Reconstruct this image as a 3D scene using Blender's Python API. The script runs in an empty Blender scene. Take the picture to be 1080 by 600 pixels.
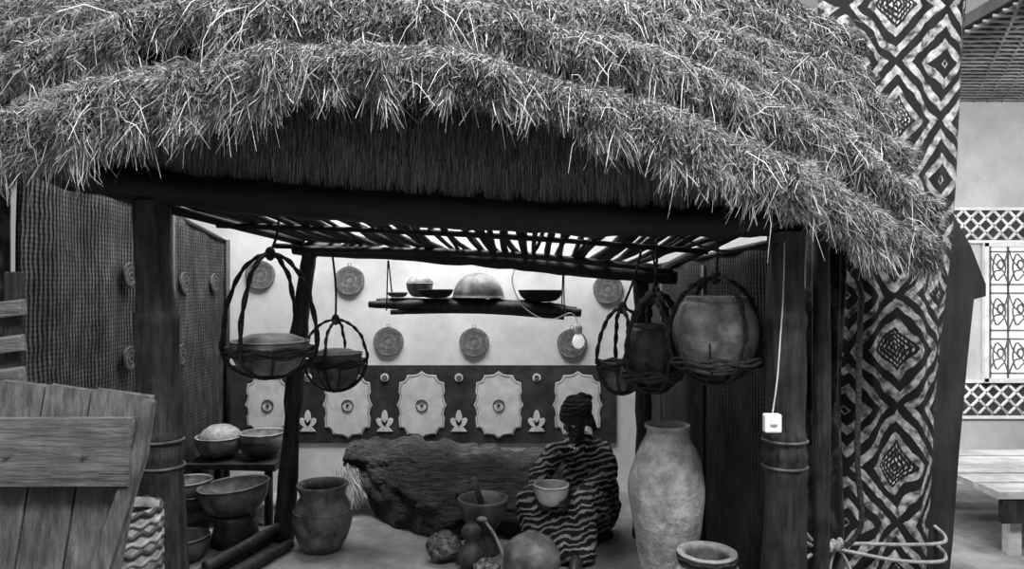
import bpy, math, random
import numpy as np
from mathutils import Vector, Matrix, noise
random.seed(7); rng=np.random.default_rng(7)
S=bpy.context.scene
S.view_settings.view_transform='Standard'
# ---------------------------------------------------------------- materials
def _base(name):
    m=bpy.data.materials.new(name); m.use_nodes=True
    nt=m.node_tree; b=nt.nodes['Principled BSDF']; b.inputs['Specular IOR Level'].default_value=.3
    return m,nt,b
def g(v): return (v,v,v,1)
def mat(name,c1,c2=None,scale=6,stretch=(1,1,1),rough=.8,bump=.3,bdist=.01,lo=.35,hi=.65,wave=None,metal=0,grime=.5,gscale=2.3):
    if c2 is None: c2=c1*1.4
    m,nt,b=_base(name); N=nt.nodes.new; L=nt.links.new
    tc=N('ShaderNodeTexCoord'); mp=N('ShaderNodeMapping'); mp.inputs['Scale'].default_value=stretch
    L(tc.outputs['Object'],mp.inputs['Vector'])
    n=N('ShaderNodeTexNoise'); n.inputs['Scale'].default_value=scale; n.inputs['Detail'].default_value=8; n.inputs['Roughness'].default_value=.65
    L(mp.outputs[0],n.inputs['Vector'])
    r=N('ShaderNodeValToRGB'); r.color_ramp.elements[0].position=lo; r.color_ramp.elements[1].position=hi
    r.color_ramp.elements[0].color=g(c1); r.color_ramp.elements[1].color=g(c2)
    L(n.outputs[0],r.inputs[0]); col=r.outputs[0]; h=n.outputs[0]
    if wave:
        for (wd,ws,amt,dist) in wave:
            w=N('ShaderNodeTexWave'); w.bands_direction=wd; w.inputs['Scale'].default_value=ws; w.inputs['Distortion'].default_value=dist
            w.inputs['Detail'].default_value=2
            L(tc.outputs['Object'],w.inputs['Vector'])
            mx=N('ShaderNodeMix'); mx.data_type='RGBA'; mx.blend_type='MULTIPLY'; mx.inputs[0].default_value=amt
            L(col,mx.inputs[6]); L(w.outputs[0],mx.inputs[7]); col=mx.outputs[2]; h=w.outputs[0]
    if grime:
        gn=N('ShaderNodeTexNoise'); gn.inputs['Scale'].default_value=gscale; gn.inputs['Detail'].default_value=6; gn.inputs['Roughness'].default_value=.7
        L(tc.outputs['Object'],gn.inputs['Vector'])
        gr=N('ShaderNodeMapRange'); gr.inputs['From Min'].default_value=.35; gr.inputs['From Max'].default_value=.62; gr.inputs['To Min'].default_value=1-grime; gr.inputs['To Max'].default_value=1.1
        L(gn.outputs[0],gr.inputs['Value'])
        mx=N('ShaderNodeMix'); mx.data_type='RGBA'; mx.blend_type='MULTIPLY'; mx.inputs[0].default_value=1
        L(col,mx.inputs[6]); L(gr.outputs[0],mx.inputs[7]); col=mx.outputs[2]
    L(col,b.inputs['Base Color']); b.inputs['Roughness'].default_value=rough; b.inputs['Metallic'].default_value=metal
    if bump:
        bn=N('ShaderNodeBump'); bn.inputs['Strength'].default_value=bump; bn.inputs['Distance'].default_value=bdist
        L(h,bn.inputs['Height']); L(bn.outputs[0],b.inputs['Normal'])
    return m
def straw(name,lo,hi):
    m,nt,b=_base(name); N=nt.nodes.new; L=nt.links.new
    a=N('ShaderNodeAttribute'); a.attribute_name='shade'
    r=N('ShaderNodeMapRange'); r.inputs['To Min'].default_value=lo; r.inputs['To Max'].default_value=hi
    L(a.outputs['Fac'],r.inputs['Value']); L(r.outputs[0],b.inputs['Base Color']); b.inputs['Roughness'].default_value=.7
    return m
# ---------------------------------------------------------------- mesh builder
class MB:
    def __init__(s): s.v=[]; s.f=[]; s.mi=[]; s.M=Matrix.Identity(4); s.sm=[]
    def add(s,vs,fs,m=0,smooth=True):
        o=len(s.v); s.v+= [tuple(s.M@Vector(p)) for p in vs]
        for f in fs: s.f.append([i+o for i in f]); s.mi.append(m); s.sm.append(smooth)
    def box(s,c,d,m=0,R=None,jit=0):
        x,y,z=d[0]/2,d[1]/2,d[2]/2; vs=[]
        for i in (-1,1):
            for j in (-1,1):
                for k in (-1,1):
                    p=Vector((i*x+random.uniform(-jit,jit),j*y,k*z+random.uniform(-jit,jit)))
                    if R: p=R@p
                    vs.append(p+Vector(c))
        s.add(vs,[(0,1,3,2),(4,6,7,5),(0,4,5,1),(2,3,7,6),(0,2,6,4),(1,5,7,3)],m,False)
    def lathe(s,c,prof,m=0,seg=32,wob=0,mf=None,smooth=True):
        vs=[];fs=[];c=Vector(c)
        for k,(r,z) in enumerate(prof):
            for i in range(seg):
                a=2*math.pi*i/seg
                rr=r*(1+wob*math.sin(3*a+k*.5)+wob*.6*math.sin(5*a))
                vs.append(c+Vector((rr*math.cos(a),rr*math.sin(a),z)))
        n=len(prof)
        if mf is None:
            for k in range(n-1):
                for i in range(seg): fs.append((k*seg+i,k*seg+(i+1)%seg,(k+1)*seg+(i+1)%seg,(k+1)*seg+i))
            s.add(vs,fs,m,smooth)
        else:
            o=len(s.v); s.add(vs,[],0)
            for k in range(n-1):
                for i in range(seg):
                    s.f.append([o+k*seg+i,o+k*seg+(i+1)%seg,o+(k+1)*seg+(i+1)%seg,o+(k+1)*seg+i]); s.mi.append(mf(k)); s.sm.append(smooth)
    def tube(s,pts,r,m=0,seg=8,closed=False,caps=True):
        P=[Vector(p) for p in pts]; n=len(P)
        R=r if isinstance(r,(list,tuple)) else [r]*n
        vs=[];fs=[]; up=None
        for i in range(n):
            if closed: t=P[(i+1)%n]-P[i-1]
            else: t=P[min(i+1,n-1)]-P[max(i-1,0)]
            if t.length<1e-9: t=Vector((0,0,1))
            t.normalize()
            if up is None:
                up=Vector((0,0,1)) if abs(t.z)<.9 else Vector((1,0,0))
            a=(up-t*up.dot(t)); a.normalize(); b=t.cross(a); up=a
            for k in range(seg):
                an=2*math.pi*k/seg; vs.append(P[i]+(a*math.cos(an)+b*math.sin(an))*R[i])
        rng_=n if closed else n-1
        for i in range(rng_):
            j=(i+1)%n
            for k in range(seg): fs.append((i*seg+k,i*seg+(k+1)%seg,j*seg+(k+1)%seg,j*seg+k))
        if caps and not closed: fs.append(tuple(range(seg-1,-1,-1))); fs.append(tuple((n-1)*seg+k for k in range(seg)))
        s.add(vs,fs,m)
    def ell(s,c,r,m=0,R=None,u=20,v=14):
        vs=[];fs=[]
        for j in range(v+1):
            th=math.pi*j/v
            for i in range(u):
                a=2*math.pi*i/u; p=Vector((r[0]*math.sin(th)*math.cos(a),r[1]*math.sin(th)*math.sin(a),r[2]*math.cos(th)))
                if R: p=R@p
                vs.append(p+Vector(c))
        for j in range(v):
            for i in range(u): fs.append((j*u+i,(j+1)*u+i,(j+1)*u+(i+1)%u,j*u+(i+1)%u))
        s.add(vs,fs,m)
    def grid(s,fn,nu,nv,m=0,smooth=True):
        vs=[fn(i/nu,j/nv) for i in range(nu+1) for j in range(nv+1)]
        fs=[(i*(nv+1)+j,(i+1)*(nv+1)+j,(i+1)*(nv+1)+j+1,i*(nv+1)+j+1) for i in range(nu) for j in range(nv)]
        s.add(vs,fs,m,smooth)
    def prism(s,poly,off,m=0):
        n=len(poly); off=Vector(off); vs=[Vector(p) for p in poly]+[Vector(p)+off for p in poly]
        fs=[tuple(range(n)),tuple(range(2*n-1,n-1,-1))]+[(i,(i+1)%n,n+(i+1)%n,n+i) for i in range(n)]
        s.add(vs,fs,m,False)
    def make(s,name,mats,parent=None,remesh=None,smoothit=0,solid=0,bevel=0,sub=0):
        V=[Vector(p) for p in s.v]
        lo=Vector([min(p[i] for p in V) for i in range(3)]); hi=Vector([max(p[i] for p in V) for i in range(3)])
        c=(lo+hi)/2
        me=bpy.data.meshes.new(name); me.from_pydata([tuple(p-c) for p in V],[],s.f)
        me.polygons.foreach_set('material_index',s.mi); me.polygons.foreach_set('use_smooth',s.sm)
        for m in (mats if isinstance(mats,(list,tuple)) else [mats]): me.materials.append(m)
        ob=bpy.data.objects.new(name,me); S.collection.objects.link(ob); ob.location=c
        if parent: ob.parent=parent; ob.location=c-parent.location
        if solid: q=ob.modifiers.new('sol','SOLIDIFY'); q.thickness=solid
        if remesh:
            q=ob.modifiers.new('rm','REMESH'); q.mode='VOXEL'; q.voxel_size=remesh; q.use_smooth_shade=True
        if smoothit: q=ob.modifiers.new('sm','SMOOTH'); q.iterations=smoothit; q.factor=.5
        if bevel: q=ob.modifiers.new('bv','BEVEL'); q.width=bevel; q.segments=2
        if sub: q=ob.modifiers.new('sb','SUBSURF'); q.levels=sub; q.render_levels=sub
        return ob
def empty(name,loc=(0,0,0)):
    e=bpy.data.objects.new(name,None); e.location=loc; e.empty_display_size=.1; S.collection.objects.link(e); return e
def smooth(pts,n=6):
    P=[Vector(p) for p in pts]; out=[]
    for i in range(len(P)-1):
        p0=P[max(i-1,0)];p1=P[i];p2=P[i+1];p3=P[min(i+2,len(P)-1)]
        for k in range(n):
            t=k/n; out.append(.5*((2*p1)+(p2-p0)*t+(2*p0-5*p1+4*p2-p3)*t*t+(3*p1-p0-3*p2+p3)*t**3))
    out.append(P[-1]); return out
def nz(x,y=0,z=0): return noise.noise(Vector((x,y,z)))
def log(mb,pts,r,m=0,n=8,seg=12,rough=.12):
    P=smooth(pts,n); R=[(r if not isinstance(r,(list,tuple)) else np.interp(i/(len(P)-1),np.linspace(0,1,len(r)),r))*(1+rough*nz(i*.7,P[0].x*9,P[0].y*5)) for i in range(len(P))]
    mb.tube(P,[float(q) for q in R],m,seg)
# ---- mats
M_wall=mat('whitewash',.68,.86,3,rough=.9,bump=.25,bdist=.008,grime=.10)
M_band=mat('painted_band',.03,.065,9,rough=.8,bump=.1)
M_paint=mat('white_paint',.6,.8,12,rough=.85,bump=.1,grime=.12)
M_floor=mat('clay_floor',.12,.26,3.5,rough=.85,bump=.5,bdist=.02,grime=.35)
M_wood=mat('dark_wood',.006,.045,13,(3,3,.35),rough=.5,bump=.9,gscale=6,grime=.6)
M_woodh=mat('dark_wood_horizontal',.005,.020,9,(.4,3,3),rough=.6,bump=.7)
M_door=mat('weathered_plank',.035,.17,12,(5,5,.5),rough=.75,bump=.9,lo=.3,hi=.75,gscale=5)
M_batten=mat('weathered_batten',.05,.19,12,(.5,5,5),rough=.75,bump=.9,lo=.3,hi=.75,gscale=5)
M_mat=mat('woven_reed_mat',.035,.14,18,(1,1,.35),rough=.85,bump=.9,wave=[('Z',15,.6,2.5),('Y',13,.5,3)],grime=.65,gscale=3.5)
M_matd=mat('woven_mat_dark',.012,.06,18,(1,1,.35),rough=.85,bump=.9,wave=[('Z',15,.6,2.5),('Y',13,.5,3)],grime=.7,gscale=3.5)
M_clayL=mat('pale_clay',.20,.40,18,rough=.9,bump=.9,bdist=.015,grime=.45,gscale=6)
M_clay=mat('grey_clay',.06,.19,14,rough=.5,bump=.6,gscale=9)
M_clayD=mat('dark_clay',.018,.06,12,rough=.5,bump=.6,gscale=9)
M_cal=mat('calabash',.13,.34,12,rough=.5,bump=.5,grime=.6,gscale=9)
M_calD=mat('calabash_dark',.03,.12,12,rough=.5,bump=.5,gscale=9)
M_rope=mat('bark_rope',.010,.05,60,rough=.8,bump=1,bdist=.02)
M_ropeL=mat('sisal_rope',.28,.5,80,rough=.8,bump=.8)
M_black=mat('soot_black',.005,.014,9,rough=.75,bump=.3)
M_dim=mat('raffia_dim',.12,.24,35,rough=.8,bump=.6)
M_raf=mat('raffia_light',.20,.34,35,rough=.8,bump=.6)
M_stone=mat('rough_fibre_lump',.03,.24,35,rough=.9,bump=1,bdist=.03,lo=.4,hi=.65)
M_hide=mat('leather_hide',.008,.13,9,(1,3,8),rough=.6,bump=1,bdist=.04,lo=.38,hi=.75,grime=.6,gscale=4)
M_plastic=mat('white_plastic',.8,.85,5,rough=.4,bump=0,grime=0)
M_skin=mat('dark_skin',.022,.04,12,rough=.35,bump=.1,grime=.2)
M_hair=mat('braided_hair',.006,.015,60,rough=.6,bump=.8)
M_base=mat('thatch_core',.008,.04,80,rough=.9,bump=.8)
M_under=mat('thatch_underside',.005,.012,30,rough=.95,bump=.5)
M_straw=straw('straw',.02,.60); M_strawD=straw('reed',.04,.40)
# ---------------------------------------------------------------- camera
cd=bpy.data.cameras.new('camera'); cam=bpy.data.objects.new('camera',cd); S.collection.objects.link(cam)
cam.location=(0,0,1.4); cam.rotation_euler=(math.pi/2,0,0); cd.sensor_width=36; cd.lens=25; cd.clip_start=.05; S.camera=cam
# ---------------------------------------------------------------- shell
mb=MB(); mb.box((.8,2.2,-.05),(8.6,6.4,.1)); mb.make('floor',M_floor)
mb=MB(); mb.box((-.6,4.9,1.45),(5.1,.2,2.9)); mb.make('wall_back',M_wall)
mb=MB(); mb.box((3.55,5.1,1.35),(3.1,.2,2.7)); mb.make('wall_right_hall',mat('hall_plaster',.42,.52,3,rough=.9,bump=.1,grime=.15))
mb=MB(); mb.box((3.6,3.4,2.74),(2.6,3.6,.06))
xx=2.35
while xx<4.9:
    mb.tube([(xx,1.6,2.70),(xx,5.2,2.70)],.012,1,5); mb.tube([(xx-.9,1.6,2.69),(xx+.9,5.0,2.69)],.010,1,5); xx+=.1
yy=1.65
while yy<5.0:
    mb.tube([(2.3,yy,2.685),(4.9,yy,2.685)],.008,1,5); yy+=.07
mb.make('ceiling',[mat('ceiling_board',.05,.09,8,bump=.3),mat('ceiling_lath',.25,.38,8,bump=.3)])
WY=4.80
mb=MB(); mb.box((-.608,WY-.004,.593),(2.624,.008,.525)); mb.make('trim_painted_band',M_band)
def disc(mb,c,r,m=0,ax='Y',t=.004,seg=24):
    vs=[Vector(c)+(Vector((r*math.cos(a),0,r*math.sin(a)))if ax=='Y' else Vector((0,r*math.cos(a),r*math.sin(a)))) for a in [2*math.pi*i/seg for i in range(seg)]]
    mb.prism(vs,(0,-t,0) if ax=='Y' else (t,0,0),m)
def ring(mb,c,r,w,m=0,seg=28):
    mb.tube([Vector(c)+Vector((r*math.cos(2*math.pi*i/seg),0,r*math.sin(2*math.pi*i/seg))) for i in range(seg)],w,m,6,closed=True)
mb=MB()
quad=[(0,.228),(.03,.207),(.05,.203),(.098,.200),(.104,.180),(.118,.160),(.150,.152),(.152,.125),(.156,.085),(.146,.065),(.152,.03),(.168,0)]
full=quad+[(x,-z) for x,z in quad[-2::-1]]+[(-x,-z) for x,z in quad[1:]]+[(-x,z) for x,z in quad[-2:0:-1]]
for cx in (-1.645,-1.107,-.608,-.09,.442):
    sc=1 if cx>-1.3 else .92
    c=(cx,WY-.008,.59)
    mb.add([(c[0],c[1]-.004,c[2])]+[(cx+x*sc,c[1]-.004,.59+z*sc) for x,z in full],[(0,i+1,(i+1)%len(full)+1) for i in range(len(full))],0,False)
    mb.tube([(cx+x*sc*.93,c[1]-.003,.59+z*sc*.95) for x,z in full],.0035,2,5,closed=True)
    ring(mb,(cx,WY-.014,.585),.038,.003,1); disc(mb,(cx,WY-.012,.585),.010,1)
for cx in (-1.376,-.858,-.358,.166):
    z0=.44
    for ang,l in ((0,.11),(.75,.075),(-.75,.075)):
        R=Matrix.Rotation(ang,3,'Y'); p=[]
        for i in range(14):
            a=2*math.pi*i/14; p.append(Vector((cx,WY-.008,z0))+R@Vector((.022*math.sin(a),0,l*.55+l*.5*math.cos(a))))
        mb.prism(p,(0,-.004,0),0)
    mb.prism([(cx-.055,WY-.008,z0-.03),(cx+.055,WY-.008,z0-.03),(cx+.03,WY-.008,z0+.0),(cx-.03,WY-.008,z0+.0)],(0,-.004,0),0)
    disc(mb,(cx,WY-.008,.773),.028,0); ring(mb,(cx,WY-.014,.773),.014,.003,1)
mb.make('trim_painted_motifs',[M_paint,M_band,mat('faint_line',.3,.4,9)])
def plate(name,c,r,ax='Y',mats=None):
    mb=MB(); R=Matrix.Rotation(math.pi/2,4,'X') if ax=='Y' else Matrix.Rotation(math.pi/2,4,'Y')
    mb.M=Matrix.Translation(c)@R; n=9; prof=[(r*1.0,0)]
    for i in range(n):
        q=r*(1-i/n); prof+=[(q,.010),(q-r/n*.5,.013)]
    prof.append((.0005,.010))
    mb.lathe((0,0,0),prof,mf=lambda k:(1 if (k//2)%4 in (1,) or k>15 else 0),seg=30,wob=.012)
    mb.M=Matrix.Translation(c)
    if ax=='Y': mb.tube([(.012*math.sin(t),-.01,r+.008+.012*math.cos(t)) for t in np.linspace(0,6,10)],.003,1,5)
    return mb.make(name,mats or [M_dim,M_raf])
for x,z in ((-1.696,1.464),(-1.094,1.426),(-.832,1.016),(-.256,1.01),(.403,1.003),(.646,1.368)): plate('woven_wall_plate',(x,WY-.001,z),.1)
# ---------------------------------------------------------------- side mats (slightly rippled hanging mats)
mb=MB()
def matgrid(x0,y0,y1,z0,z1,x1=None):
    def f(u,v):
        y=y0+(y1-y0)*u; zt=z0+(z1-z0)*u; xb=x0+((x1 if x1 is not None else x0)-x0)*u
        return (xb+.008*math.sin(y*17+v)+.010*nz(y*3,v*4,2),y,zt*v+ (.006*math.sin(y*90) if v>.99 else 0))
    return f
mb.grid(matgrid(-1.93,2.8,4.02,1.86,1.81),50,24,0)
mb.tube([(-1.92,4.03,0),(-1.92,4.03,1.8)],.014,1)
mb.grid(matgrid(-1.93,4.05,4.79,1.80,1.68),30,24,0)
mb.tube([(-1.91,4.77,0),(-1.91,4.77,1.7)],.018,1)
mb.tube([(-1.93,2.8,1.86),(-1.93,4.0,1.81),(-1.93,4.78,1.69)],.014,1)
mb.make('wall_left_reed_mat',[M_mat,M_wood],solid=.012)
mb=MB()
mb.grid(matgrid(1.11,2.9,4.79,1.58,1.5,.88),60,24,0)
for y in (3.7,4.35): 
    x=1.1-(y-2.9)*.1217-.008; mb.tube([(x,y,0),(x,y,1.5)],.010,1)
mb.tube([(1.095,2.9,1.58),(.865,4.79,1.5)],.014,1)
mb.make('wall_right_reed_mat',[M_matd,M_wood],solid=.012)
mm=mat('medallion_a',.05,.11,30)
for y,z in ((3.555,1.447),(3.555,1.03),(4.15,1.41),(4.57,1.41),(4.11,.99)): plate('woven_medallion',(-1.915,y,z),.062,'X',[mm,M_matd])
M_curt=mat('dark_patterned_cloth',.010,.07,9,(1,1,.8),rough=.9,bump=.4,lo=.48,hi=.56)
mb=MB(); mb.grid(lambda u,v:(-3.1+1.175*u,2.75+.03*math.sin(u*30),2.2*v),50,6); mb.make('cloth_curtain',M_curt,solid=.01)
# ---------------------------------------------------------------- patterned textile column
def textile():
    m,nt,b=_base('geometric_textile'); N=nt.nodes.new; L=nt.links.new
    tc=N('ShaderNodeTexCoord'); nn=N('ShaderNodeTexNoise'); nn.inputs['Scale'].default_value=4; nn.inputs['Detail'].default_value=4
    L(tc.outputs['Object'],nn.inputs['Vector'])
    mx=N('ShaderNodeVectorMath'); mx.operation='SCALE'; mx.inputs['Scale'].default_value=.10; L(nn.outputs['Color'],mx.inputs[0])
    ad=N('ShaderNodeVectorMath'); ad.operation='ADD'; L(tc.outputs['Object'],ad.inputs[0]); L(mx.outputs[0],ad.inputs[1])
    sp=N('ShaderNodeSeparateXYZ'); L(ad.outputs[0],sp.inputs[0])
    def mth(op,a,bv=None):
        q=N('ShaderNodeMath'); q.operation=op
        for i,x in enumerate((a,bv)):
            if x is None: continue
            if isinstance(x,(int,float)): q.inputs[i].default_value=x
            else: L(x,q.inputs[i])
        return q.outputs[0]
    u=mth('PINGPONG',mth('ADD',sp.outputs['X'],4.4+.0),.22)
    v=mth('PINGPONG',mth('ADD',sp.outputs['Z'],4.04),.26)
    w=mth('ADD',u,mth('MULTIPLY',v,.85))
    big=mth('GREATER_THAN',mth('SINE',mth('MULTIPLY',w,2*math.pi/.084)),.12)
    fine=mth('GREATER_THAN',mth('SINE',mth('MULTIPLY',w,2*math.pi/.022)),.3)
    sel=mth('GREATER_THAN',mth('SINE',mth('ADD',mth('MULTIPLY',w,2*math.pi/.44),1.0)),.75)
    dots=mth('GREATER_THAN',mth('SINE',mth('MULTIPLY',sp.outputs['X'],420.)),-.2)
    f2=mth('MULTIPLY',mth('MULTIPLY',fine,sel),dots)
    n2=N('ShaderNodeTexNoise'); n2.inputs['Scale'].default_value=30; n2.inputs['Detail'].default_value=8; L(tc.outputs['Object'],n2.inputs['Vector'])
    mr=N('ShaderNodeMapRange'); mr.inputs['From Min'].default_value=.36; mr.inputs['From Max'].default_value=.66; mr.inputs['To Min'].default_value=.03; mr.inputs['To Max'].default_value=.42; L(n2.outputs[0],mr.inputs['Value'])
    lit=mth('MAXIMUM',mth('MULTIPLY',big,mth('SUBTRACT',1.0,sel)),mth('MULTIPLY',f2,1.4))
    col=mth('ADD',mth('MULTIPLY',lit,mr.outputs[0]),.006)
    L(col,b.inputs['Base Color']); b.inputs['Roughness'].default_value=.85
    return m
M_tex=textile()
mb=MB()
def colf(u,v):
    z=3.1*v; xr=1.91+.075*z; xl=1.42
    x=xl+(xr-xl)*u; y=3.2+.10*(abs(2*u-1)**4)+.012*math.sin(x*26+z)+.008*math.sin(x*61)
    return (x,y,z)
mb.grid(colf,60,30); mb.make('wall_textile_covered',M_tex,solid=.03)
mb=MB(); log(mb,[(1.235,2.86,0),(1.25,2.87,.8),(1.24,2.86,1.66)],.035,0); 
mb.make('support_pole',M_wood)
mb=MB(); mb.grid(lambda u,v:(1.27+.17*u+.01*math.sin(v*9),3.08+.02*math.sin(u*20+v*2),1.75*v),20,10); mb.make('hanging_dark_cloth',M_curt,solid=.01)
mb=MB(); mb.tube(smooth([(1.33,2.83,1.50),(1.36,2.82,1.44),(1.385,2.82,1.36),(1.38,2.82,1.25),(1.375,2.82,1.0),(1.37,2.82,.7),(1.39,2.83,.45),(1.33,2.84,.35)],6),.011); mb.make('hanging_cord',M_rope)
mb=MB(); P=[(2.04,1.80),(2.09,1.70),(2.156,1.58),(2.226,1.40),(2.226,1.345),(2.17,1.33),(2.14,1.05),(2.10,.61),(2.07,.19),(2.05,0),(1.95,0),(2.0,.6),(2.03,1.3)]
mb.prism([(x,3.34,z) for x,z in P],(0,.05,0)); mb.make('wooden_wall_edge_board',mat('edge_board',.010,.03,6,(2,2,.4),bump=.4))
# ---------------------------------------------------------------- right hall
HY=5.0
mb=MB()
for z0,z1 in ((1.70,1.93),(.47,.72)):
    mb.box((3.9,HY-.004,(z0+z1)/2),(2.2,.008,z1-z0),0)
    h=z1-z0-.03; x=2.85
    while x<4.9:
        for sx in (1,-1):
            mb.tube([(x-sx*h/2,HY-.012,z0+.015),(x+sx*h/2,HY-.012,z1-.015)],.011,1,6)
        x+=.105
    for z in (z0,z1): mb.box((3.9,HY-.012,z),(2.2,.02,.02),1)
mb.make('trim_lattice_band',[M_band,M_paint])
mw,nt,b=_base('lit_glass'); b.inputs['Base Color'].default_value=g(.7); b.inputs['Emission Color'].default_value=g(1); b.inputs['Emission Strength'].default_value=.5
M_lead=mat('leaded_line',.10,.2,9)
mb=MB()
mb.box((3.78,HY-.01,1.205),(.95,.02,.95),0)
for x in (3.31,3.80,4.25): mb.box((x,HY-.03,1.205),(.03,.03,.97),2)
for x in (3.345,3.47,3.63,3.765,3.84,3.97,4.1): mb.box((x,HY-.025,1.205),(.010,.012,.95),1)
for z in (.73,1.68): mb.box((3.78,HY-.03,z),(.97,.03,.03),2)
for z in (.78,1.02,1.08,1.34,1.40,1.63): mb.box((3.78,HY-.025,z),(.95,.012,.010),1)
for cx in (3.41,3.55,3.70,3.90,4.05):
    for k,z in enumerate((.90,1.21,1.52)):
        mb.tube([(cx+.045*math.cos(a),HY-.022,z+.085*math.sin(a)*(1+.2*math.cos(3*a))) for a in np.linspace(0,6.28,18,endpoint=False)],.006,1,5,closed=True)
        mb.tube([(cx+.022*math.cos(a)+.01,HY-.022,z+.03*math.sin(a)+.02) for a in np.linspace(0,6.28,14,endpoint=False)],.007,1,5,closed=True)
        mb.tube(smooth([(cx-.07,HY-.022,z-.12),(cx-.03,HY-.022,z-.03),(cx+.02,HY-.022,z-.01),(cx+.06,HY-.022,z+.11)],4),.006,1,5)
        mb.tube(smooth([(cx+.06,HY-.022,z-.11),(cx+.03,HY-.022,z-.03),(cx-.04,HY-.022,z+.04),(cx-.07,HY-.022,z+.12)],4),.005,1,5)
mb.make('window_1',[mw,M_lead,M_paint])
mb=MB()
for i in range(5): mb.box((3.1,3.7+i*.19,.33),(1.25,.165,.035),i%2,jit=.006)
for x in (2.6,3.6):
    for y in (3.7,4.46): mb.box((x,y,.155),(.06,.06,.31),0)
mb.box((3.1,3.64,.24),(1.2,.03,.12),2)
mb.make('slatted_bench',[mat('pale_wood',.35,.52,6,(.3,3,3),bump=.3),mat('pale_wood_b',.42,.6,6,(.3,3,3),bump=.3),M_wood])
# ---------------------------------------------------------------- posts and beams
def post(name,x0,x1,y,top):
    mb=MB(); zs=[0,.3,.62,.66,.68,.70,.72,.735,.75,.765,.80,.815,.83,.86,.9,1.0,1.1,1.2,1.235,1.25,1.265,1.285,1.30,1.4,1.5,1.6,top]
    rs=[.088,.082,.078,.078,.083,.078,.078,.083,.083,.078,.077,.083,.078,.076,.076,.076,.077,.077,.079,.082,.081,.078,.071,.067,.066,.067,.068]
    vs=[];fs=[];seg=28
    for k,(z,r) in enumerate(zip(zs,rs)):
        cx=x0+(x1-x0)*z/top+.008*nz(z*3,x0*5)
        for i in range(seg):
            a=2*math.pi*i/seg; q=r*(1+.12*nz(math.cos(a)*2,math.sin(a)*2,z*4+x0)+.06*nz(math.cos(a)*6,math.sin(a)*6,z*9))
            vs.append((cx+q*math.cos(a),y+q*math.sin(a),z))
    for k in range(len(zs)-1):
        for i in range(seg): fs.append((k*seg+i,k*seg+(i+1)%seg,(k+1)*seg+(i+1)%seg,(k+1)*seg+i))
    mb.add(vs,fs); 
    for zz in (.70,.80): mb.tube([(x0+(x1-x0)*zz/top+.082*math.cos(a),y+.082*math.sin(a),zz) for a in np.linspace(0,6.28,20,endpoint=False)],.006,1,5,closed=True)
    return mb.make(name,[M_wood,M_calD])
post('carved_post',-1.325,-1.395,2.75,1.72)
post('carved_post',1.05,1.06,2.75,1.6)
mb=MB(); log(mb,[(-1.80,2.72,1.87),(-1.70,2.72,1.83),(-1.357,2.75,1.772),(-.697,2.75,1.71),(0,2.75,1.664),(.587,2.75,1.64),(1.0,2.75,1.645),(1.15,2.78,1.65)],[.05,.066,.064,.062,.060,.056,.05],0,rough=.25)
mb.make('front_roof_beam',M_woodh)
mb=MB(); log(mb,[(-1.20,3.9,1.6),(-.6,3.9,1.565),(0,3.9,1.52),(.5,3.9,1.465),(.9,3.9,1.44)],.038,0,rough=.3)
log(mb,[(-1.15,3.8,1.59),(0,3.82,1.56),(.86,3.82,1.47)],.018,0,rough=.3)
mb.make('rear_roof_beam',M_woodh)
mb=MB(); log(mb,[(-1.25,3.9,0),(-1.21,3.9,.6),(-1.16,3.9,1.2),(-1.11,3.9,1.57)],[.058,.05,.046,.042],0,rough=.3); mb.make('rear_support_post',M_wood)
mb=MB(); log(mb,[(.72,3.95,0),(.73,3.95,.8),(.71,3.93,1.42)],[.055,.045,.04],0,rough=.3); mb.make('rear_support_post',M_wood)
mb=MB()
x=-1.36; j=random.uniform
while x<.9:
    f=(x+1.36)/2.3
    zf=1.74-.07*f; zb=1.655-.15*f
    x1=x*.86+.02+j(-.07,.07)
    mid=((x+x1)/2+j(-.02,.02),3.5,(zf+zb)/2+j(-.012,.012)-.02)
    r=j(.010,.019)
    log(mb,[(x,2.83,zf),mid,(x1,j(3.98,4.25),zb+j(-.01,.01))],r,0,4,7,.3)
    x+=j(.030,.056)
for y,fz in ((3.25,.0),(4.05,-.05)):
    log(mb,[(-1.35,y,1.69+fz-.02),(-.2,y+j(-.04,.04),1.63+fz),(.9,y+j(-.03,.03),1.55+fz)],.014,0,5,7,.3)
mb.tube([(-1.36,2.83,1.70),(-1.15,3.9,1.63)],.02); mb.tube([(-1.55,3.0,1.75),(-1.12,4.0,1.65)],.012); mb.tube([(1.0,2.83,1.66),(.85,3.95,1.49)],.026); mb.tube([(.92,2.9,1.62),(.7,4.1,1.53)],.014)
mb.make('stick_loft',M_black)
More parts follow.
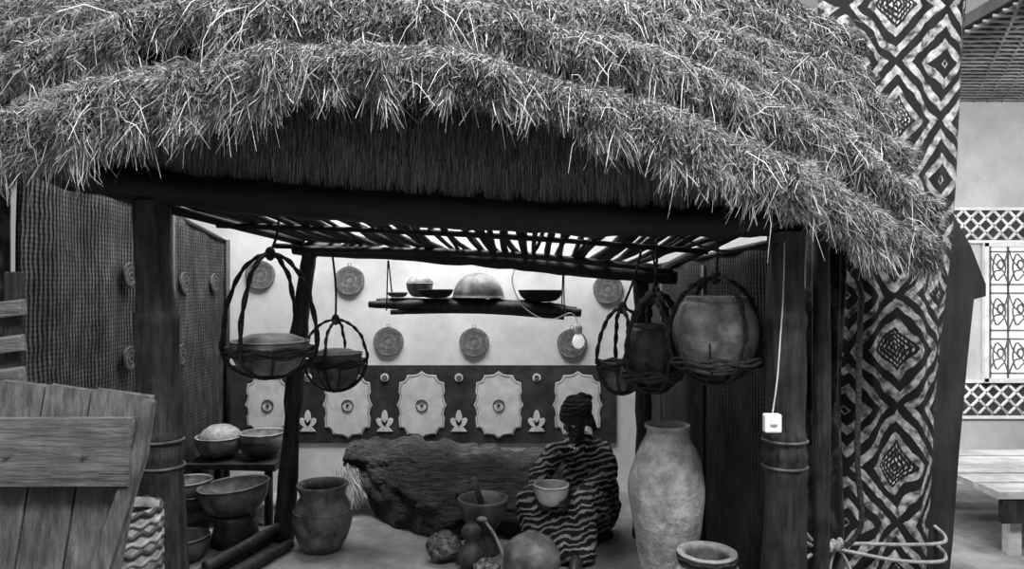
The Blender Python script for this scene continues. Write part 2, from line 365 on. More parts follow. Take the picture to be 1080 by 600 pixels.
# ---------------------------------------------------------------- thatch roof
ROW=np.array([(-3.3,3.1,1.55,1.98),(-2.067,2.5,1.717,2.066),(-1.728,2.4,1.752,2.083),(-1.257,2.3,1.86,2.184),(-.858,2.22,1.939,2.235),(-.70,2.19,1.985,2.235),(-.65,2.22,2.02,2.215),(-.411,2.2,2.01,2.203),(-.176,2.2,1.992,2.191),(0,2.22,1.968,2.148),(.18,2.25,1.916,2.114),(.337,2.3,1.86,2.13),(.497,2.33,1.798,2.087),(.704,2.4,1.746,2.017),(1.033,2.5,1.63,1.892),(1.234,2.57,1.55,1.834),(1.449,2.65,1.49,1.723),(1.705,2.75,1.45,1.598)])
def row(X):
    return [np.interp(X,ROW[:,0],ROW[:,i]) for i in (1,2,3)]
XM=[1.60,1.63,1.64,1.62,1.58,1.58]
def layer(n,X,t):
    Y,zb,zt=row(X); inc=.20-.09*np.clip((X-.6)/1.1,0,1)
    wv=.022*np.sin(X*5.3+n*2.1)+.014*np.sin(X*11+n)
    lump=.014*np.sin(X*19+n*4)+.010*np.sin(X*37+n*1.7)+.007*np.sin(X*71+n)
    if n==0: z0,z1,y0=zb+lump,zt,Y
    else: z0=zt+(n-1)*.19-.03+wv*1.2+lump; z1=zt+n*.19+wv; y0=Y+.06+inc*(n-1)
    z=z0+(z1-z0)*t
    tc=np.clip(t,0,1)
    y=y0+.02+.28*np.clip((tc-.5)/.5,0,1)**1.5-.08*np.sin(np.pi*tc*.999)**.6+wv+lump*np.sin(np.pi*tc*.99)*1.5
    return y,z
NL=6
rb=MB()
for n in range(NL):
    def fn(u,v,n=n):
        X=-3.25+(XM[n]+3.25)*u
        if v<.25:
            y,z=layer(n,X,0.0); q=(1-v/.25); d=(.62 if n==0 else .26)
            return (X,float(y)+q*d,float(z)+q*(.34 if n==0 else .12)+.02)
        t=(v-.25)/.75; y,z=layer(n,X,t*1.08); return (X,float(y)+.012,float(z)+.01*(1-t))
    rb.grid(fn,120,18,0)
def top(u,v):
    X=-3.25+(1.6+3.25)*u; y,z=layer(NL-1,X,1.0); return (X,float(y)+v*.5,float(z)+v*.45)
rb.grid(top,40,4,0)
roof=rb.make('thatched_roof',[M_base])
def strandmesh(name,P,D,Ln,W,mat_,sh,curl=.25,parent=None,sag=None):
    N=len(P); D=D/np.linalg.norm(D,axis=1)[:,None]
    R=rng.normal(size=(N,3)); side=np.cross(D,R); side/=np.linalg.norm(side,axis=1)[:,None]
    b2=np.cross(D,side)*(rng.normal(size=(N,1))*curl)
    W=W[:,None]; Ln=Ln[:,None]
    p1=P+D*Ln*.55+b2*Ln*.25; p2=P+D*Ln+b2*Ln*.8
    if sag is not None: p2[:,2]-=sag*Ln[:,0]
    V=np.stack([P-side*W,P+side*W,p1-side*W,p1+side*W,p2-side*W*.5,p2+side*W*.5],1).reshape(-1,3)
    i=np.arange(N)[:,None]*6
    F=np.concatenate([i+np.array([[0,1,3,2]]),i+np.array([[2,3,5,4]])],1).reshape(-1,4)
    c=(V.min(0)+V.max(0))/2
    me=bpy.data.meshes.new(name); me.vertices.add(len(V)); me.vertices.foreach_set('co',(V-c).ravel())
    me.loops.add(F.size); me.loops.foreach_set('vertex_index',F.ravel().astype(np.int32))
    me.polygons.add(len(F)); me.polygons.foreach_set('loop_start',(np.arange(len(F))*4).astype(np.int32)); me.polygons.foreach_set('loop_total',np.full(len(F),4,np.int32))
    me.update(calc_edges=True)
    a=me.attributes.new('shade','FLOAT','POINT'); a.data.foreach_set('value',np.repeat(sh,6).astype(np.float32))
    me.materials.append(mat_)
    ob=bpy.data.objects.new(name,me); S.collection.objects.link(ob)
    ob.location=Vector(c)-(parent.location if parent else Vector((0,0,0)))
    if parent: ob.parent=parent
    return ob
for n in range(NL):
    N=[100000,62000,58000,50000,40000,28000][n]
    X=rng.uniform(-2.6 if n else -2.4,XM[n],N); t=rng.uniform(0,1.05,N)
    if n==0: t=np.where(rng.random(N)<.25,rng.uniform(0,.12,N),t)
    y,z=layer(n,X,t); y=y+rng.uniform(-.012,.02,N)
    k=np.clip(t,0,1)
    cl=np.sin(X*23+5*np.sin(X*7+n)+t*6)*.3+np.sin(X*61+n*3)*.2
    dx=rng.normal(size=N)*.6+cl; dy=-(.45+.35*k)+rng.normal(size=N)*.3; dz=-(.95-.55*k)+rng.normal(size=N)*.6
    D=np.stack([dx,dy,dz],1); D[:,1]=np.minimum(D[:,1],-.03)
    Ln=rng.uniform(.014,.050,N)*(1-.2*k); W=rng.uniform(.0006,.0013,N)
    sh=np.clip((rng.beta(1.0,2.3,N)*1.05+.01)*(1-.45*np.clip((k-.6)/.4,0,1))+.07*np.sin(X*17+n)*np.sin(t*9+X*5),0,1)  # straw tone darkened near each layer's top: painted shadow below the next lip
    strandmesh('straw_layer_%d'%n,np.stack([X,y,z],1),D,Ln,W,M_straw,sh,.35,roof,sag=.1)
    N3=5600 if n==0 else 2600; cent=rng.uniform(-2.5,XM[n]-.02,260); ci=rng.integers(0,260,N3); X=cent[ci]+rng.normal(size=N3)*.018; t=rng.uniform(0,.16,N3); y,z=layer(n,X,t)
    cl2=(rng.random(260)**1.5*.11+.025)[ci]
    D=np.stack([rng.normal(size=N3)*.28+((rng.random(260)-.5)*.8)[ci],-.2+rng.normal(size=N3)*.15,-np.ones(N3)],1)
    strandmesh('hanging_tufts_%d'%n,np.stack([X,y,z],1),D,cl2*rng.uniform(.6,1.2,N3),rng.uniform(.0006,.0013,N3),M_straw,np.clip(rng.beta(1.5,1.8,N3),0,1),.35,roof)
    N2=420; X=rng.uniform(-2.5,XM[n]-.1,N2); t=rng.uniform(0,1.0,N2)**1.3; y,z=layer(n,X,t)
    D=np.stack([rng.normal(size=N2)*.7,-.2-rng.random(N2)*.3,rng.normal(size=N2)*.5-.6],1)
    strandmesh('stray_stalks_%d'%n,np.stack([X,y-.01,z],1),D,rng.uniform(.07,.16,N2),rng.uniform(.0007,.0013,N2),M_straw,rng.uniform(.6,1.2,N2),.35,roof,sag=.3)
CX=[-1.70,-1.33,-.608,.076,.76,1.1]; CZ=[1.855,1.80,1.74,1.69,1.665,1.64]
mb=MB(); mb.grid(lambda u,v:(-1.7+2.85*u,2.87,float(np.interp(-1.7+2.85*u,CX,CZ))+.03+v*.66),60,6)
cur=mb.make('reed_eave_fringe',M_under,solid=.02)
N=36000; X=rng.uniform(-1.7,1.12,N); h=rng.random(N)**1.4*.36; zb=np.interp(X,CX,CZ)+.012*np.sin(X*37)+.01*np.sin(X*83)+.03
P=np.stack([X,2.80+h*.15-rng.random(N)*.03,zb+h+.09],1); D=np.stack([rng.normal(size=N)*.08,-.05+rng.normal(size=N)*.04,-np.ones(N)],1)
strandmesh('reed_strands',P,D,rng.uniform(.06,.11,N),rng.uniform(.0008,.0015,N),M_strawD,np.clip(rng.random(N)*(1.5-3.2*h),0,1.3),.08,cur)  # reeds coloured darker upward, shade under the eave lip painted into their tone
# ---------------------------------------------------------------- vessels
def bowlprof(r,h,t=.008,foot=.35):
    o=[(.001,0),(r*foot,0)]+[(r*(foot+(1-foot)*math.sin(a)),h*(1-math.cos(a))) for a in np.linspace(.15,math.pi/2,9)]
    i=[(r-t,h)]+[((r-t)*math.sin(a),h-(h-t)*math.cos(a)*.95) for a in np.linspace(math.pi/2-.05,.05,9)]
    return o+[(r+.003,h-.004)]+i
def bowl(name,c,r,h,m,wob=.015,tilt=0,t=.008):
    mb=MB(); mb.M=Matrix.Translation(c)@Matrix.Rotation(tilt,4,'Y'); mb.lathe((0,0,0),bowlprof(r,h,t),seg=36,wob=wob); return mb.make(name,m)
mb=MB(); pr=smooth([(.001,0,0),(.085,0,0),(.10,0,.04),(.125,0,.15),(.150,0,.30),(.165,0,.44),(.162,0,.53),(.147,0,.61),(.127,0,.665),(.108,0,.70),(.098,0,.725),(.096,0,.745),(.104,0,.76),(.102,0,.772),(.090,0,.768),(.080,0,.74),(.09,0,.68),(.12,0,.6)],4)
mb.M=Matrix.Translation((.697,3.2,0))
mb.lathe((0,0,0),[(p.x,p.z) for p in pr],seg=64,wob=.012)
mb.v=[(x+.012*nz(x*7,y*7,z*7),y+.012*nz(x*7+5,y*7,z*7),z) for x,y,z in mb.v]
mb.make('tall_clay_jar',M_clayL)
mb=MB(); pr=smooth([(.001,0,0),(.07,0,0),(.12,0,.05),(.152,0,.14),(.15,0,.2),(.130,0,.26),(.115,0,.285),(.118,0,.31),(.132,0,.335),(.135,0,.35),(.122,0,.352),(.1,0,.33),(.1,0,.29),(.12,0,.22)],3)
mb.lathe((-1.0,3.75,0),[(p.x,p.z) for p in pr],seg=40,wob=.008)
mb.tube([(-1.0+.148*math.cos(a),3.75+.148*math.sin(a),.215) for a in np.linspace(0,6.283,40,endpoint=False)],.004,0,5,closed=True)
mb.make('clay_water_pot',M_clay)
mb=MB(); pr=smooth([(.001,0,0),(.08,0,0),(.13,0,.07),(.15,0,.16),(.135,0,.24),(.105,0,.28),(.10,0,.295),(.118,0,.312),(.118,0,.32),(.10,0,.322),(.085,0,.30),(.1,0,.24),(.12,0,.15),(.001,0,.04)],3)
mb.lathe((.79,2.88,0),[(p.x,p.z) for p in pr],seg=40,wob=.006)
for z,r in ((.3,.115),(.285,.112)): mb.tube([(.79+r*math.cos(a),2.88+r*math.sin(a),z+.004*math.sin(9*a)) for a in np.linspace(0,6.283,40,endpoint=False)],.008,1,6,closed=True)
mb.make('rope_bound_clay_pot',[M_cal,M_rope])
mb=MB(); mb.box((-1.63,4.3,.35),(.52,.42,.04),0,jit=.01); 
for x in (-1.84,-1.42):
    for y in (4.15,4.45): mb.tube([(x,y,0),(x,y,.34)],.025,0)
mb.make('low_wooden_bench',M_wood)
bowl('calabash_bowl',(-1.75,4.26,.375),.14,.12,M_cal)
mb=MB(); mb.lathe((-1.75,4.26,.47),[(.125,0),(.12,.03),(.1,.06),(.06,.085),(.001,.095)],seg=30,wob=.02); mb.make('mound_of_grain',M_raf)
bowl('calabash_bowl',(-1.50,4.25,.375),.125,.10,M_calD); bowl('calabash_bowl',(-1.49,4.25,.40),.13,.12,M_cal)
bowl('calabash_bowl',(-1.78,3.93,0),.12,.12,M_clayD); bowl('calabash_bowl',(-1.78,3.93,.05),.13,.13,M_calD); bowl('calabash_bowl',(-1.77,3.93,.12),.125,.13,M_clayD); bowl('calabash_bowl',(-1.79,3.94,.19),.12,.13,M_cal)
bowl('wide_wooden_bowl',(-1.50,3.86,.16),.185,.16,M_clay,tilt=-.08)
mb=MB(); mb.lathe((-1.50,3.86,0),[(.001,0),(.13,0),(.12,.06),(.1,.12),(.11,.155),(.001,.155)],seg=24); mb.make('wooden_bowl_stand',M_clayD)
bowl('clay_bowl',(-1.66,3.6,0),.12,.13,M_calD)
mb=MB()
for a,b_,r in (((-1.47,3.3,.035),(-1.25,4.1,.035),.035),((-1.36,3.25,.03),(-1.17,3.75,.03),.03),((-1.42,3.3,.09),(-1.24,3.95,.085),.028)):
    log(mb,[a,tuple((Vector(a)+Vector(b_))/2+Vector((.01,0,.005))),b_],r,0,5,8,.3)
mb.make('firewood_bundle',M_wood)
mb=MB(); pr=[(.001,0),(.085,0),(.09,.02),(.055,.07),(.05,.10),(.08,.14),(.115,.20),(.13,.27),(.134,.285),(.118,.285),(.10,.22),(.06,.16),(.001,.15)]
mb.lathe((-.15,3.72,0),pr,seg=32,wob=.01)
mb.tube([(-.13,3.72,.16),(-.20,3.68,.40)],[.02,.014],0); mb.make('wooden_mortar',M_calD)
mb=MB(); mb.tube(smooth([(-.14,3.56,.22),(-.08,3.52,.15),(-.02,3.47,.02)],5),[.008]*8+[.012]*3); mb.ell((-.15,3.56,.225),(.028,.022,.014)); mb.make('calabash_ladle',M_cal)
mb=MB(); mb.lathe((-.20,3.5,0),[(.001,0),(.05,.01),(.07,.05),(.065,.09),(.04,.12),(.03,.14),(.045,.165),(.05,.19),(.035,.215),(.02,.22),(.001,.22)],seg=24); mb.make('gourd_bottle',M_clayD)
def lump(name,c,r,seed):
    mb=MB(); mb.ell((0,0,0),(r,r*.95,r*.82),u=40,v=28)
    out=[]
    for p in mb.v:
        v=Vector(p); q=v.normalized(); d=1+.16*noise.noise(q*2.2+Vector((seed,0,0)))+.13*noise.noise(q*7+Vector((seed,3,0)))+.07*noise.noise(q*18)
        v=v*d; v.z=max(v.z,-c[2]+.001); out.append(tuple(v+Vector(c)))
    mb.v=out; return mb.make(name,M_stone)
lump('rough_stone',(-.345,3.6,.075),.088,1); lump('rough_stone',(-.12,3.36,.052),.062,4)
mb=MB(); mb.lathe((.09,3.3,0),[(.001,0),(.06,.003),(.11,.04),(.135,.1),(.13,.16),(.1,.21),(.06,.235),(.03,.243),(.025,.255),(.001,.258)],seg=36,wob=.01); mb.make('round_gourd',M_calD)
def hide(u,v):
    X=-1.06+1.5*u
    top=.37+.03*math.sin(u*6)-.04*u+.05*max(0,u-.6)*2+.05*nz(u*9,3,1); bot=max(0,.24-u*1.3)
    yt=4.62; yb=4.52-.60*math.sin(min(1,u*2.0)*math.pi/2)**1.2+.35*max(0,u-.7)
    a=v*math.pi/2
    z=bot+(top-bot)*math.cos(a)**.8 if v<1 else bot
    y=yt+(yb-yt)*math.sin(a)**.7
    w=.06*nz(X*4,v*5,1)+.045*nz(X*9,v*9,4)+.022*nz(X*22,v*20,8)+.020*math.sin(v*22+5*nz(X*2,v,0)+X*6)*(1-v)
    return (X,y+w,max(.003,z+w*.5))
mb=MB(); mb.grid(hide,130,60); 
mb.make('leather_hide_bundle',M_hide,solid=.012)
N=600; P=np.stack([-1.02+rng.normal(size=N)*.03,4.4+rng.normal(size=N)*.03,.24+rng.normal(size=N)*.02],1); D=np.stack([.3+rng.normal(size=N)*.25,-.35+rng.normal(size=N)*.1,-np.ones(N)],1)
strandmesh('straw_fibre_fringe',P,D,rng.uniform(.12,.22,N),rng.uniform(.0015,.0028,N),M_straw,rng.uniform(.5,1.1,N),.3)
# ---------------------------------------------------------------- hanging shelf
mb=MB()
for k,(y,zo) in enumerate(((4.12,0),(4.2,.012),(4.28,.006))):
    log(mb,[(-.83+.03*k,y,1.285+zo),(-.3,y,1.275+zo),(.1,y,1.26+zo),(.40-.02*k,y,1.235+zo)],[.02,.034,.036,.034,.02],0,8,8,.35)
log(mb,[(-.70,4.1,1.24),(-.2,4.12,1.245),(.3,4.1,1.21)],.014,0)
for x,z in ((-.72,1.28),(.3,1.25)):
    mb.tube([(x,4.08,z-.03),(x,4.1,z+.1),(x*.95,3.92,1.53)],.004,1); mb.tube([(x,4.32,z-.03),(x*.95,3.94,1.53)],.004,1)
mb.make('hanging_pole_shelf',[M_wood,M_rope])
def dome(name,c,r,h,m):
    mb=MB(); pr=[(r*math.cos(a),h*math.sin(a)) for a in np.linspace(0,math.pi/2-.01,12)]
    mb.lathe(c,[(r*.95,-.0),(r*1.03,0),(r*1.03,.008)]+pr,seg=36,wob=.01); return mb.make(name,m)
dome('calabash_bowl',(-.2,4.2,1.32),.152,.15,M_cal)
bowl('calabash_bowl',(-.55,4.24,1.325),.08,.085,M_cal); dome('calabash_bowl',(-.55,4.24,1.412),.075,.04,M_cal)
bowl('dark_clay_dish',(-.44,4.12,1.322),.10,.05,M_black); bowl('small_clay_dish',(-.67,4.16,1.325),.06,.03,M_calD)
bowl('black_metal_dish',(.17,4.18,1.298),.13,.07,M_black,t=.006)
# ---------------------------------------------------------------- hanging basketed pots
def arch(c,rx,z0,z1,ang,n=26,full=False):
    p=[]
    for i in range(n+1):
        a=math.pi*i/n
        x=rx*math.cos(a); z=(z1-z0)*math.sin(a)
        p.append((c[0]+x*math.cos(ang),c[1]+x*math.sin(ang),z0+z))
    return p
def net(name,c,r,zr,h,ztop,potm,hang,rt=.012,angs=(.25,1.75),pot='bowl'):
    e=empty(name,(c[0],c[1],zr))
    mb=MB()
    if pot=='bowl':
        mb.lathe((c[0],c[1],zr-h),bowlprof(r*.93,h),seg=36,wob=.01)
    elif pot=='stack':
        mb.lathe((c[0],c[1],zr-h),bowlprof(r*.93,h),seg=36,wob=.01)
        mb.lathe((c[0],c[1],zr-h*.55),bowlprof(r*.95,h*.75),seg=36,wob=.02)
        mb.lathe((c[0],c[1],zr+.01),[(r*.8,0),(r*.78,.02),(r*.5,.04),(.001,.045)],seg=30,wob=.03,m=0)
    else:
        H=h; pr=smooth([(.001,0,-H*.5),(r*.45,0,-H*.47),(r*.8,0,-H*.3),(r*.96,0,0),(r*.92,0,H*.22),(r*.78,0,H*.40),(r*.70,0,H*.44),(r*.70,0,H*.5),(r*.62,0,H*.5),(r*.6,0,H*.4),(r*.7,0,H*.2)],4)
        mb.lathe((c[0],c[1],zr),[(p.x,p.z) for p in pr],seg=40,wob=.008)
    mb.make('pot',potm,parent=e)
    mb=MB()
    for dz,rr in ((0,1.02),(.014,1.0),(-.016,.98)):
        mb.tube([(c[0]+r*rr*1.04*math.cos(a),c[1]+r*rr*1.04*math.sin(a),zr-(0.02 if pot!='round' else h*.32)+dz+.006*math.sin(7*a+dz*90)) for a in np.linspace(0,6.283,36,endpoint=False)],rt*.7,0,6,closed=True)
    for a in angs:
        for s_ in (0,1):
            P=arch(c,r*1.12,zr-.01,ztop,a,40); mb.tube([(x+rt*.45*math.sin(i*.9+s_*math.pi)+.008*nz(i*.3,a*9),y+rt*.45*math.cos(i*.9+s_*math.pi),z+rt*.3*math.cos(i*.9+s_*math.pi)) for i,(x,y,z) in enumerate(P)],rt*.66,0,6)
        P=arch(c,r*1.12,zr-.01,zr-h*(1.12 if pot!='round' else .62),a); mb.tube(P,rt*.7,0,6)
    for a in np.linspace(0,3.14,4,endpoint=False): mb.tube(arch(c,r*1.05,zr-.02,zr-h*(1.08 if pot!='round' else .57),a+.4),rt*.45,0,5)
    q=r*.45; zb=zr-h*(.95 if pot!='round' else .52)
    mb.tube([(c[0]+q*math.cos(a),c[1]+q*math.sin(a),zb) for a in np.linspace(0,6.283,20,endpoint=False)],rt*.6,0,5,closed=True)
    mb.ell((c[0],c[1],ztop),(.022,.022,.03)); mb.tube(smooth([(c[0],c[1],ztop),((c[0]+hang[0])/2+.01,(c[1]+hang[1])/2,(ztop+hang[2])/2),hang],4),.006,0,5)
    mb.make('rope_cradle',M_rope,parent=e); return e
net('hanging_bowl_cradle',(-1.02,3.0),.170,1.14,.12,1.53,[M_cal],(-1.0,3.05,1.69),angs=(.3,1.25),pot='stack',rt=.011)
net('hanging_bowl_cradle',(-.955,3.85),.15,1.0,.16,1.21,[M_clay],(-.98,3.88,1.56),angs=(.1,1.5),pot='stack',rt=.009)
net('hanging_pot_cradle',(.835,2.92),.178,1.19,.32,1.43,[M_cal],(.83,2.9,1.62),angs=(.15,1.9),pot='round',rt=.011)
net('hanging_pot_cradle',(.60,3.05),.12,1.1,.26,1.34,[M_clayD],(.63,3.1,1.6),angs=(.5,1.9),pot='round',rt=.012)
net('hanging_pot_cradle',(.52,3.35),.11,1.04,.14,1.29,[M_clay],(.60,3.3,1.56),angs=(.2,1.7),pot='bowl',rt=.010)
net('hanging_pot_cradle',(.70,3.45),.12,1.08,.18,1.36,[M_clayD],(.68,3.45,1.55),angs=(.2,1.7),pot='bowl',rt=.018)
e=empty('pendant_light_bulb',(.373,4.0,1.14))
mb=MB(); mb.tube(smooth([(.03,3.95,1.50),(.0,3.98,1.42),(.06,4.0,1.28),(.2,4.0,1.20),(.33,3.98,1.24),(.373,4.0,1.17)],6),.003); mb.make('cord',M_plastic,parent=e)
mb=MB(); mb.lathe((.373,4,1.12),[(.001,.06),(.018,.055),(.022,.04),(.022,0),(.001,0)],seg=16); mb.make('lamp_holder',M_plastic,parent=e)
mb=MB(); mb.lathe((.373,4,1.04),[(.001,0),(.018,.004),(.032,.022),(.035,.04),(.028,.062),(.018,.08),(.001,.082)],seg=20)
gm,nt,b=_base('frosted_bulb'); b.inputs['Base Color'].default_value=g(.8); b.inputs['Emission Color'].default_value=g(1); b.inputs['Emission Strength'].default_value=.5
mb.make('bulb',gm,parent=e)
e=empty('power_socket',(.96,2.6,.88))
mb=MB(); mb.box((.958,2.62,.89),(.062,.035,.068)); mb.box((.958,2.6,.90),(.03,.012,.03)); mb.make('socket_box',M_plastic,parent=e,bevel=.006)
mb=MB(); mb.tube(smooth([(1.02,2.66,1.56),(1.012,2.655,1.35),(1.0,2.65,1.2),(.985,2.64,1.05),(.963,2.63,.92)],6),.003); mb.make('cable',mat('grey_cable',.4,.5,5,bump=0),parent=e)
mb=MB(); mb.tube(smooth([(.66,2.85,1.60),(.76,2.8,1.545),(.86,2.75,1.53),(1.0,2.66,1.55)],6),.005); mb.make('loose_cable',M_black)
mb=MB()
for k in range(2):
    mb.tube(smooth([(1.14,2.78,.44-.04*k),(1.22,2.88,.36-.02*k),(1.34,3.0,.29),(1.5,3.10,.27-.04*k),(1.7,3.13,.255-.07*k),(1.88,3.13,.26-.08*k),(1.95,3.2,.265-.08*k),(1.99,3.36,.265-.08*k)],6),.008,0,6)
mb.tube(smooth([(1.15,2.8,.32),(1.27,2.94,.30),(1.38,3.04,.29),(1.36,3.04,.2),(1.35,3.04,.05)],6),.008,0,6)
mb.tube(smooth([(1.37,3.03,.30),(1.45,3.08,.20),(1.5,3.08,.06)],6),.007,0,6)
for i in range(4): mb.ell((1.345+.018*i,3.01+.008*i,.288+.010*(i%2)),(.015,.017,.024))
mb.make('knotted_rope',M_ropeL)
# ---------------------------------------------------------------- foreground left
e=empty('plank_door',(-1.3,1.85,.6))
mb=MB()
def plank(P,y0,y1,m,th=.025,mb=mb):
    mb.prism([(x,y0+(y1-y0)*z/1.15,z) for x,z in P],(0,th,0),m)
plank([(-2.0,0),(-1.74,0),(-1.72,1.12),(-2.0,1.14)],1.72,1.9,0)
plank([(-1.735,0),(-1.49,0),(-1.375,1.135),(-1.715,1.15)],1.72,1.9,0)
plank([(-1.485,0),(-1.315,.2),(-1.250,1.128),(-1.37,1.142)],1.72,1.9,0)
plank([(-1.31,.1),(-1.185,.3),(-1.126,1.115),(-1.24,1.132)],1.72,1.9,0)
plank([(-1.18,.2),(-1.03,.55),(-.965,1.10),(-1.116,1.12)],1.72,1.9,0)
plank([(-1.185,.28),(-1.06,.52),(-.955,.95),(-.945,1.09),(-.962,1.1),(-.98,.98)],1.69,1.87,0)
plank([(-2.0,.88),(-.985,.885),(-.99,.99),(-1.0,1.05),(-2.0,1.045)],1.68,1.865,1,.03)
plank([(-2.0,.2),(-1.2,.25),(-1.18,.38),(-2.0,.33)],1.68,1.865,1,.03)
for x in (-1.3,-1.1,-1.5): disc(mb,(x,1.83,.96),.004,1,t=.004)
mb.make('planks',[M_door,M_batten],parent=e,bevel=.004)
mb=MB(); pr=[(.001,0),(.09,0),(.10,.2),(.11,.45),(.105,.66),(.10,.69),(.09,.66)]
mb.lathe((-1.24,2.28,0),pr,seg=28)
for k in range(22): mb.tube([(-1.24+(.106)*math.cos(a),2.28+.106*math.sin(a),.05+k*.03+.006*math.sin(a*12+k*math.pi)) for a in np.linspace(0,6.283,72,endpoint=False)],.008,k%2,5,closed=True)
mb.make('tall_wicker_basket',[M_cal,M_clayD])
mb=MB()
for z,w in ((1.10,.05),(1.2,.05),(1.31,.05)): mb.box((-1.67,2.2,z),(.32,.03,w),0,R=Matrix.Rotation(-.12,3,'Y'),jit=.004)
for x in (-1.80,-1.56): mb.box((x,2.23,.72),(.04,.04,1.44),1)
mb.make('slatted_wooden_rack',[M_batten,M_wood],bevel=.004)
# ---------------------------------------------------------------- seated woman figure
W=empty('seated_woman_figure',(.33,3.85,0))
def stripes():
    m,nt,b=_base('striped_cloth'); N=nt.nodes.new; L=nt.links.new
    tc=N('ShaderNodeTexCoord'); w=N('ShaderNodeTexWave'); w.bands_direction='Z'; w.inputs['Scale'].default_value=10; w.inputs['Distortion'].default_value=8; w.inputs['Detail'].default_value=3; w.inputs['Detail Scale'].default_value=1.2
    mp=N('ShaderNodeMapping'); mp.inputs['Rotation'].default_value=(.3,.25,0); L(tc.outputs['Object'],mp.inputs[0]); L(mp.outputs[0],w.inputs[0])
    r=N('ShaderNodeValToRGB'); r.color_ramp.interpolation='LINEAR'; el=r.color_ramp.elements; el[0].position=.62; el[0].color=g(.008); el[1].position=.84; el[1].color=g(.34)
    n=N('ShaderNodeTexNoise'); n.inputs['Scale'].default_value=14; L(tc.outputs['Object'],n.inputs[0])
    mx=N('ShaderNodeMix'); mx.data_type='RGBA'; mx.blend_type='MULTIPLY'; mx.inputs[0].default_value=.7; L(r.outputs[0],mx.inputs[6]); L(n.outputs[0],mx.inputs[7])
    L(w.outputs[0],r.inputs[0]); L(mx.outputs[2],b.inputs['Base Color']); b.inputs['Roughness'].default_value=.8
    bn=N('ShaderNodeBump'); bn.inputs['Strength'].default_value=.4; bn.inputs['Distance'].default_value=.01; L(w.outputs[0],bn.inputs['Height']); L(bn.outputs[0],b.inputs['Normal'])
    return m
mb=MB()
def chain(pts,rs,n=5,mb=None):
    P=smooth(pts,n); R=[float(np.interp(i/(len(P)-1),np.linspace(0,1,len(rs)),rs)) for i in range(len(P))]
    mb.tube(P,R,0,14); mb.ell(P[0],(R[0],)*3,u=14,v=8); mb.ell(P[-1],(R[-1],)*3,u=14,v=8)
pel=(.44,3.98,.17); 
chain([pel,(.435,3.98,.30),(.41,3.95,.42),(.375,3.90,.50)],[.17,.15,.13,.09],mb=mb)
chain([(.245,3.88,.485),(.37,3.92,.525),(.49,3.91,.49)],[.05,.065,.052],mb=mb)
chain([(.36,3.97,.18),(.22,3.82,.25),(.10,3.68,.285)],[.13,.105,.08],mb=mb)
chain([(.47,3.95,.18),(.42,3.74,.25),(.36,3.60,.28)],[.13,.105,.08],mb=mb)
chain([(.10,3.68,.28),(.12,3.64,.15),(.14,3.60,.07)],[.08,.075,.07],mb=mb)
chain([(.36,3.60,.27),(.35,3.57,.15),(.34,3.54,.07)],[.08,.08,.08],mb=mb)
chain([(.2,3.74,.20),(.26,3.62,.14),(.25,3.57,.09)],[.09,.09,.09],mb=mb)
chain([(.245,3.88,.485),(.165,3.83,.40),(.13,3.77,.345)],[.058,.056,.048],mb=mb)
chain([(.49,3.91,.49),(.51,3.80,.40),(.42,3.71,.355)],[.058,.058,.048],mb=mb)
robe=mb.make('robe',stripes(),parent=W,remesh=.012,smoothit=5)
tx=bpy.data.textures.new('fold','CLOUDS'); tx.noise_scale=.06
q=robe.modifiers.new('d','DISPLACE'); q.texture=tx; q.strength=.04; q.mid_level=.5
mb=MB()
chain([(.37,3.90,.47),(.355,3.87,.55),(.35,3.84,.61)],[.07,.045,.042],mb=mb)
chain([(.13,3.79,.35),(.12,3.72,.325),(.115,3.685,.32)],[.032,.024,.021],mb=mb)
chain([(.43,3.73,.36),(.34,3.68,.335),(.295,3.66,.325)],[.032,.024,.021],mb=mb)
def hand(wr,d,up,side,mb):
    wr=Vector(wr); d=Vector(d).normalized(); side=Vector(side); side=(side-d*side.dot(d)).normalized(); nrm=Vector(up); nrm=(nrm-d*nrm.dot(d)-side*nrm.dot(side)).normalized()
    for o in (-.028,-.01,.01,.028): mb.tube([wr+side*o*.5,wr+d*.075+side*o],[.014,.012],0,8)
    for k,(o,l) in enumerate(((.03,.06),(.011,.07),(-.009,.065),(-.028,.05))):
        b0=wr+d*.072+side*o; b1=b0+d*l*.45-nrm*l*.15; b2=b1+d*l*.3-nrm*l*.3; b3=b2+d*l*.1-nrm*l*.35
        mb.tube([b0,b1,b2,b3],[.0095,.009,.008,.006],0,8); mb.ell(b3,(.006,)*3,u=8,v=6)
    b0=wr+d*.02+side*.022; b1=b0+side*.03+d*.02; b2=b1+d*.03+side*.008-nrm*.01
    mb.tube([b0,b1,b2],[.012,.010,.007],0,8); mb.ell(b2,(.007,)*3,u=8,v=6)
hand((.112,3.68,.32),(.2,-.7,-.25),(-.9,-.1,-.4),(0,-.3,1),mb)
hand((.29,3.66,.325),(-.05,-.8,-.25),(.95,-.1,-.35),(0,-.3,1),mb)
for fx,fy,dx in ((.13,3.6,-.05),(.33,3.54,-.03)):
    chain([(fx,fy,.06),(fx+dx*.5,fy-.06,.045),(fx+dx,fy-.13,.025)],[.04,.036,.026],mb=mb)
    for i in range(5): mb.tube([(fx+dx-.028+i*.014,fy-.13,.022),(fx+dx*1.2-.03+i*.015,fy-.165+.004*i,.014)],[.012,.009],0,7)
HM=Matrix.Translation((.347,3.82,.665))@Matrix.Rotation(-.75,4,'Z')@Matrix.Rotation(.38,4,'X')@Matrix.Scale(.90,4)
mb.M=HM
mb.ell((0,.012,.025),(.073,.09,.082),u=28,v=20); mb.ell((0,-.022,-.04),(.052,.058,.055),u=24,v=16); mb.ell((0,-.068,-.078),(.02,.016,.014))
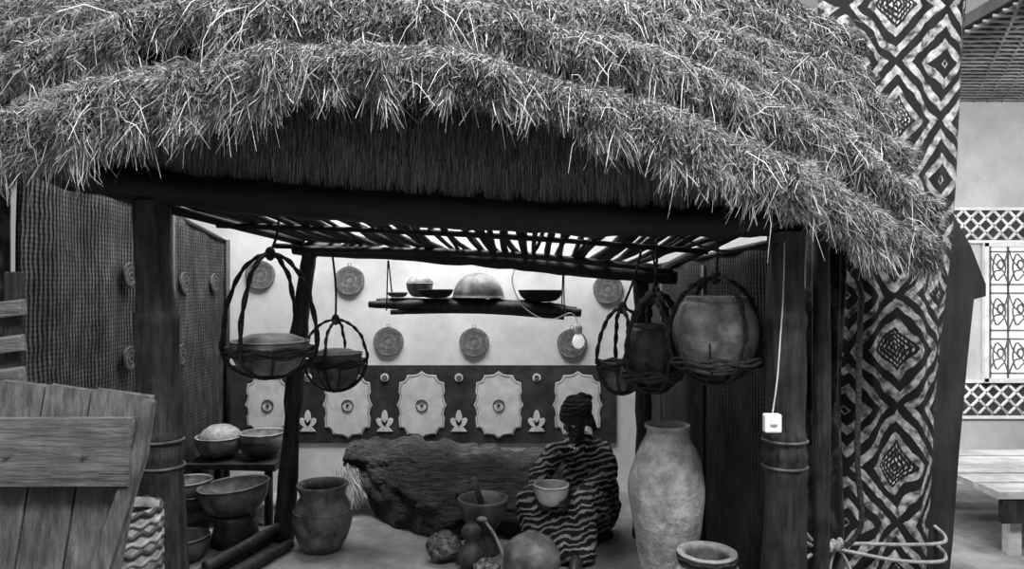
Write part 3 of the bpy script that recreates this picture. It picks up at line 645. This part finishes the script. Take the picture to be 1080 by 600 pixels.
mb.tube([(0,-.075,.03),(0,-.088,.008),(0,-.10,-.015)],[.008,.010,.013],0,10); mb.ell((.012,-.089,-.017),(.009,.009,.008)); mb.ell((-.012,-.089,-.017),(.009,.009,.008))
mb.ell((0,-.083,-.043),(.023,.012,.0065)); mb.ell((0,-.080,-.056),(.02,.012,.0075))
mb.tube([(-.05,-.058,.034),(-.028,-.076,.04),(0,-.078,.036),(.028,-.076,.04),(.05,-.058,.034)],.008,0,8)
for s in (-1,1):
    mb.ell((s*.074,.012,-.002),(.009,.018,.03)); mb.ell((s*.04,-.058,-.015),(.02,.018,.016))
mb.M=Matrix.Identity(4)
mb.make('body',M_skin,parent=W,remesh=.0035,smoothit=2)
mb=MB(); mb.M=HM
for s in (-1,1): mb.ell((s*.03,-.073,.012),(.0125,.009,.0075)); mb.ell((s*.03,-.0815,.011),(.005,.003,.005),1)
mb.make('eyes',[mat('eye_white',.35,.4,5,bump=0),M_black],parent=W)
mb=MB(); mb.M=HM
mb.ell((0,.03,.045),(.082,.09,.08),u=28,v=18)
for s in (-1,1):
    for k in range(3): mb.tube(smooth([(s*.072,.02+.02*k,.03),(s*.082,.02+.02*k,-.02),(s*.078,.025+.02*k,-.075)],4),.007,0,6)
mb.make('braided_hair',M_hair,parent=W)
mb=MB(); mb.M=HM
for i,(zz,rx,ry,yo) in enumerate(((.052,.086,.098,.014),(.068,.086,.098,.018),(.084,.083,.094,.022),(.099,.075,.084,.028),(.112,.062,.068,.034),(.122,.045,.048,.038))):
    mb.tube([(rx*math.cos(a),yo+ry*math.sin(a),zz+.012*math.sin(a+i*.8)) for a in np.linspace(0,6.283,32,endpoint=False)],.012+.002*(i%2),0,8,closed=True)
mb.ell((0,.035,.105),(.06,.065,.035)); mb.ell((0,.10,.11),(.035,.03,.03)); mb.ell((.03,.12,.10),(.03,.02,.022)); mb.ell((-.025,.122,.095),(.028,.02,.02))
mb.make('head_wrap',mat('wrap_cloth',.012,.04,14,rough=.85,bump=.5,wave=[('Z',18,.5,2)]),parent=W)
mb=MB(); mb.M=HM
for s in (-1,1): mb.tube([(s*.087,-.002+.016*math.cos(a),-.050+.018*math.sin(a)) for a in np.linspace(0,6.28,14,endpoint=False)],.004,0,6,closed=True)
mb.M=Matrix.Identity(4)
for i in range(22): a=2*math.pi*i/22; mb.ell((.36+.060*math.cos(a),3.872+.057*math.sin(a),.56-.02*(-math.sin(a)+1)),(.0075,)*3,u=8,v=6)
mb.make('bead_jewellery',M_paint,parent=W)
mb=MB(); mb.lathe((.20,3.6,.285),bowlprof(.09,.105),seg=32,wob=.01); mb.make('held_calabash_bowl',mat('pale_calabash',.4,.55,6,rough=.5,bump=.1),parent=W)
mb=MB(); mb.lathe((.44,3.99,0),[(.001,0),(.13,0),(.12,.02),(.09,.05),(.13,.08),(.13,.1),(.001,.1)],seg=24); mb.make('low_stool',M_wood,parent=W)
# ---------------------------------------------------------------- lights
def area(name,loc,tgt,sx,sy,e):
    l=bpy.data.lights.new(name,'AREA'); l.shape='RECTANGLE'; l.size=sx; l.size_y=sy; l.energy=e
    o=bpy.data.objects.new(name,l); S.collection.objects.link(o); o.location=loc; o.rotation_euler=(Vector(tgt)-Vector(loc)).to_track_quat('-Z','Y').to_euler(); return o
area('hall_light_front',(.9,.5,4.5),(0,2.6,1.8),1.6,.8,400)
area('skylight_rear',(-.5,4.15,3.6),(-.4,4.6,.8),2.6,.7,260)
area('hall_light_right',(3.3,3.2,2.55),(3.3,4.4,1.0),1.2,1.2,70)
area('hall_light_left',(-2.2,.6,3.2),(-1.2,3.2,1.0),1.0,1.0,25)
w=bpy.data.worlds.new('world'); S.world=w; w.use_nodes=True; w.node_tree.nodes['Background'].inputs[0].default_value=g(1); w.node_tree.nodes['Background'].inputs[1].default_value=.34
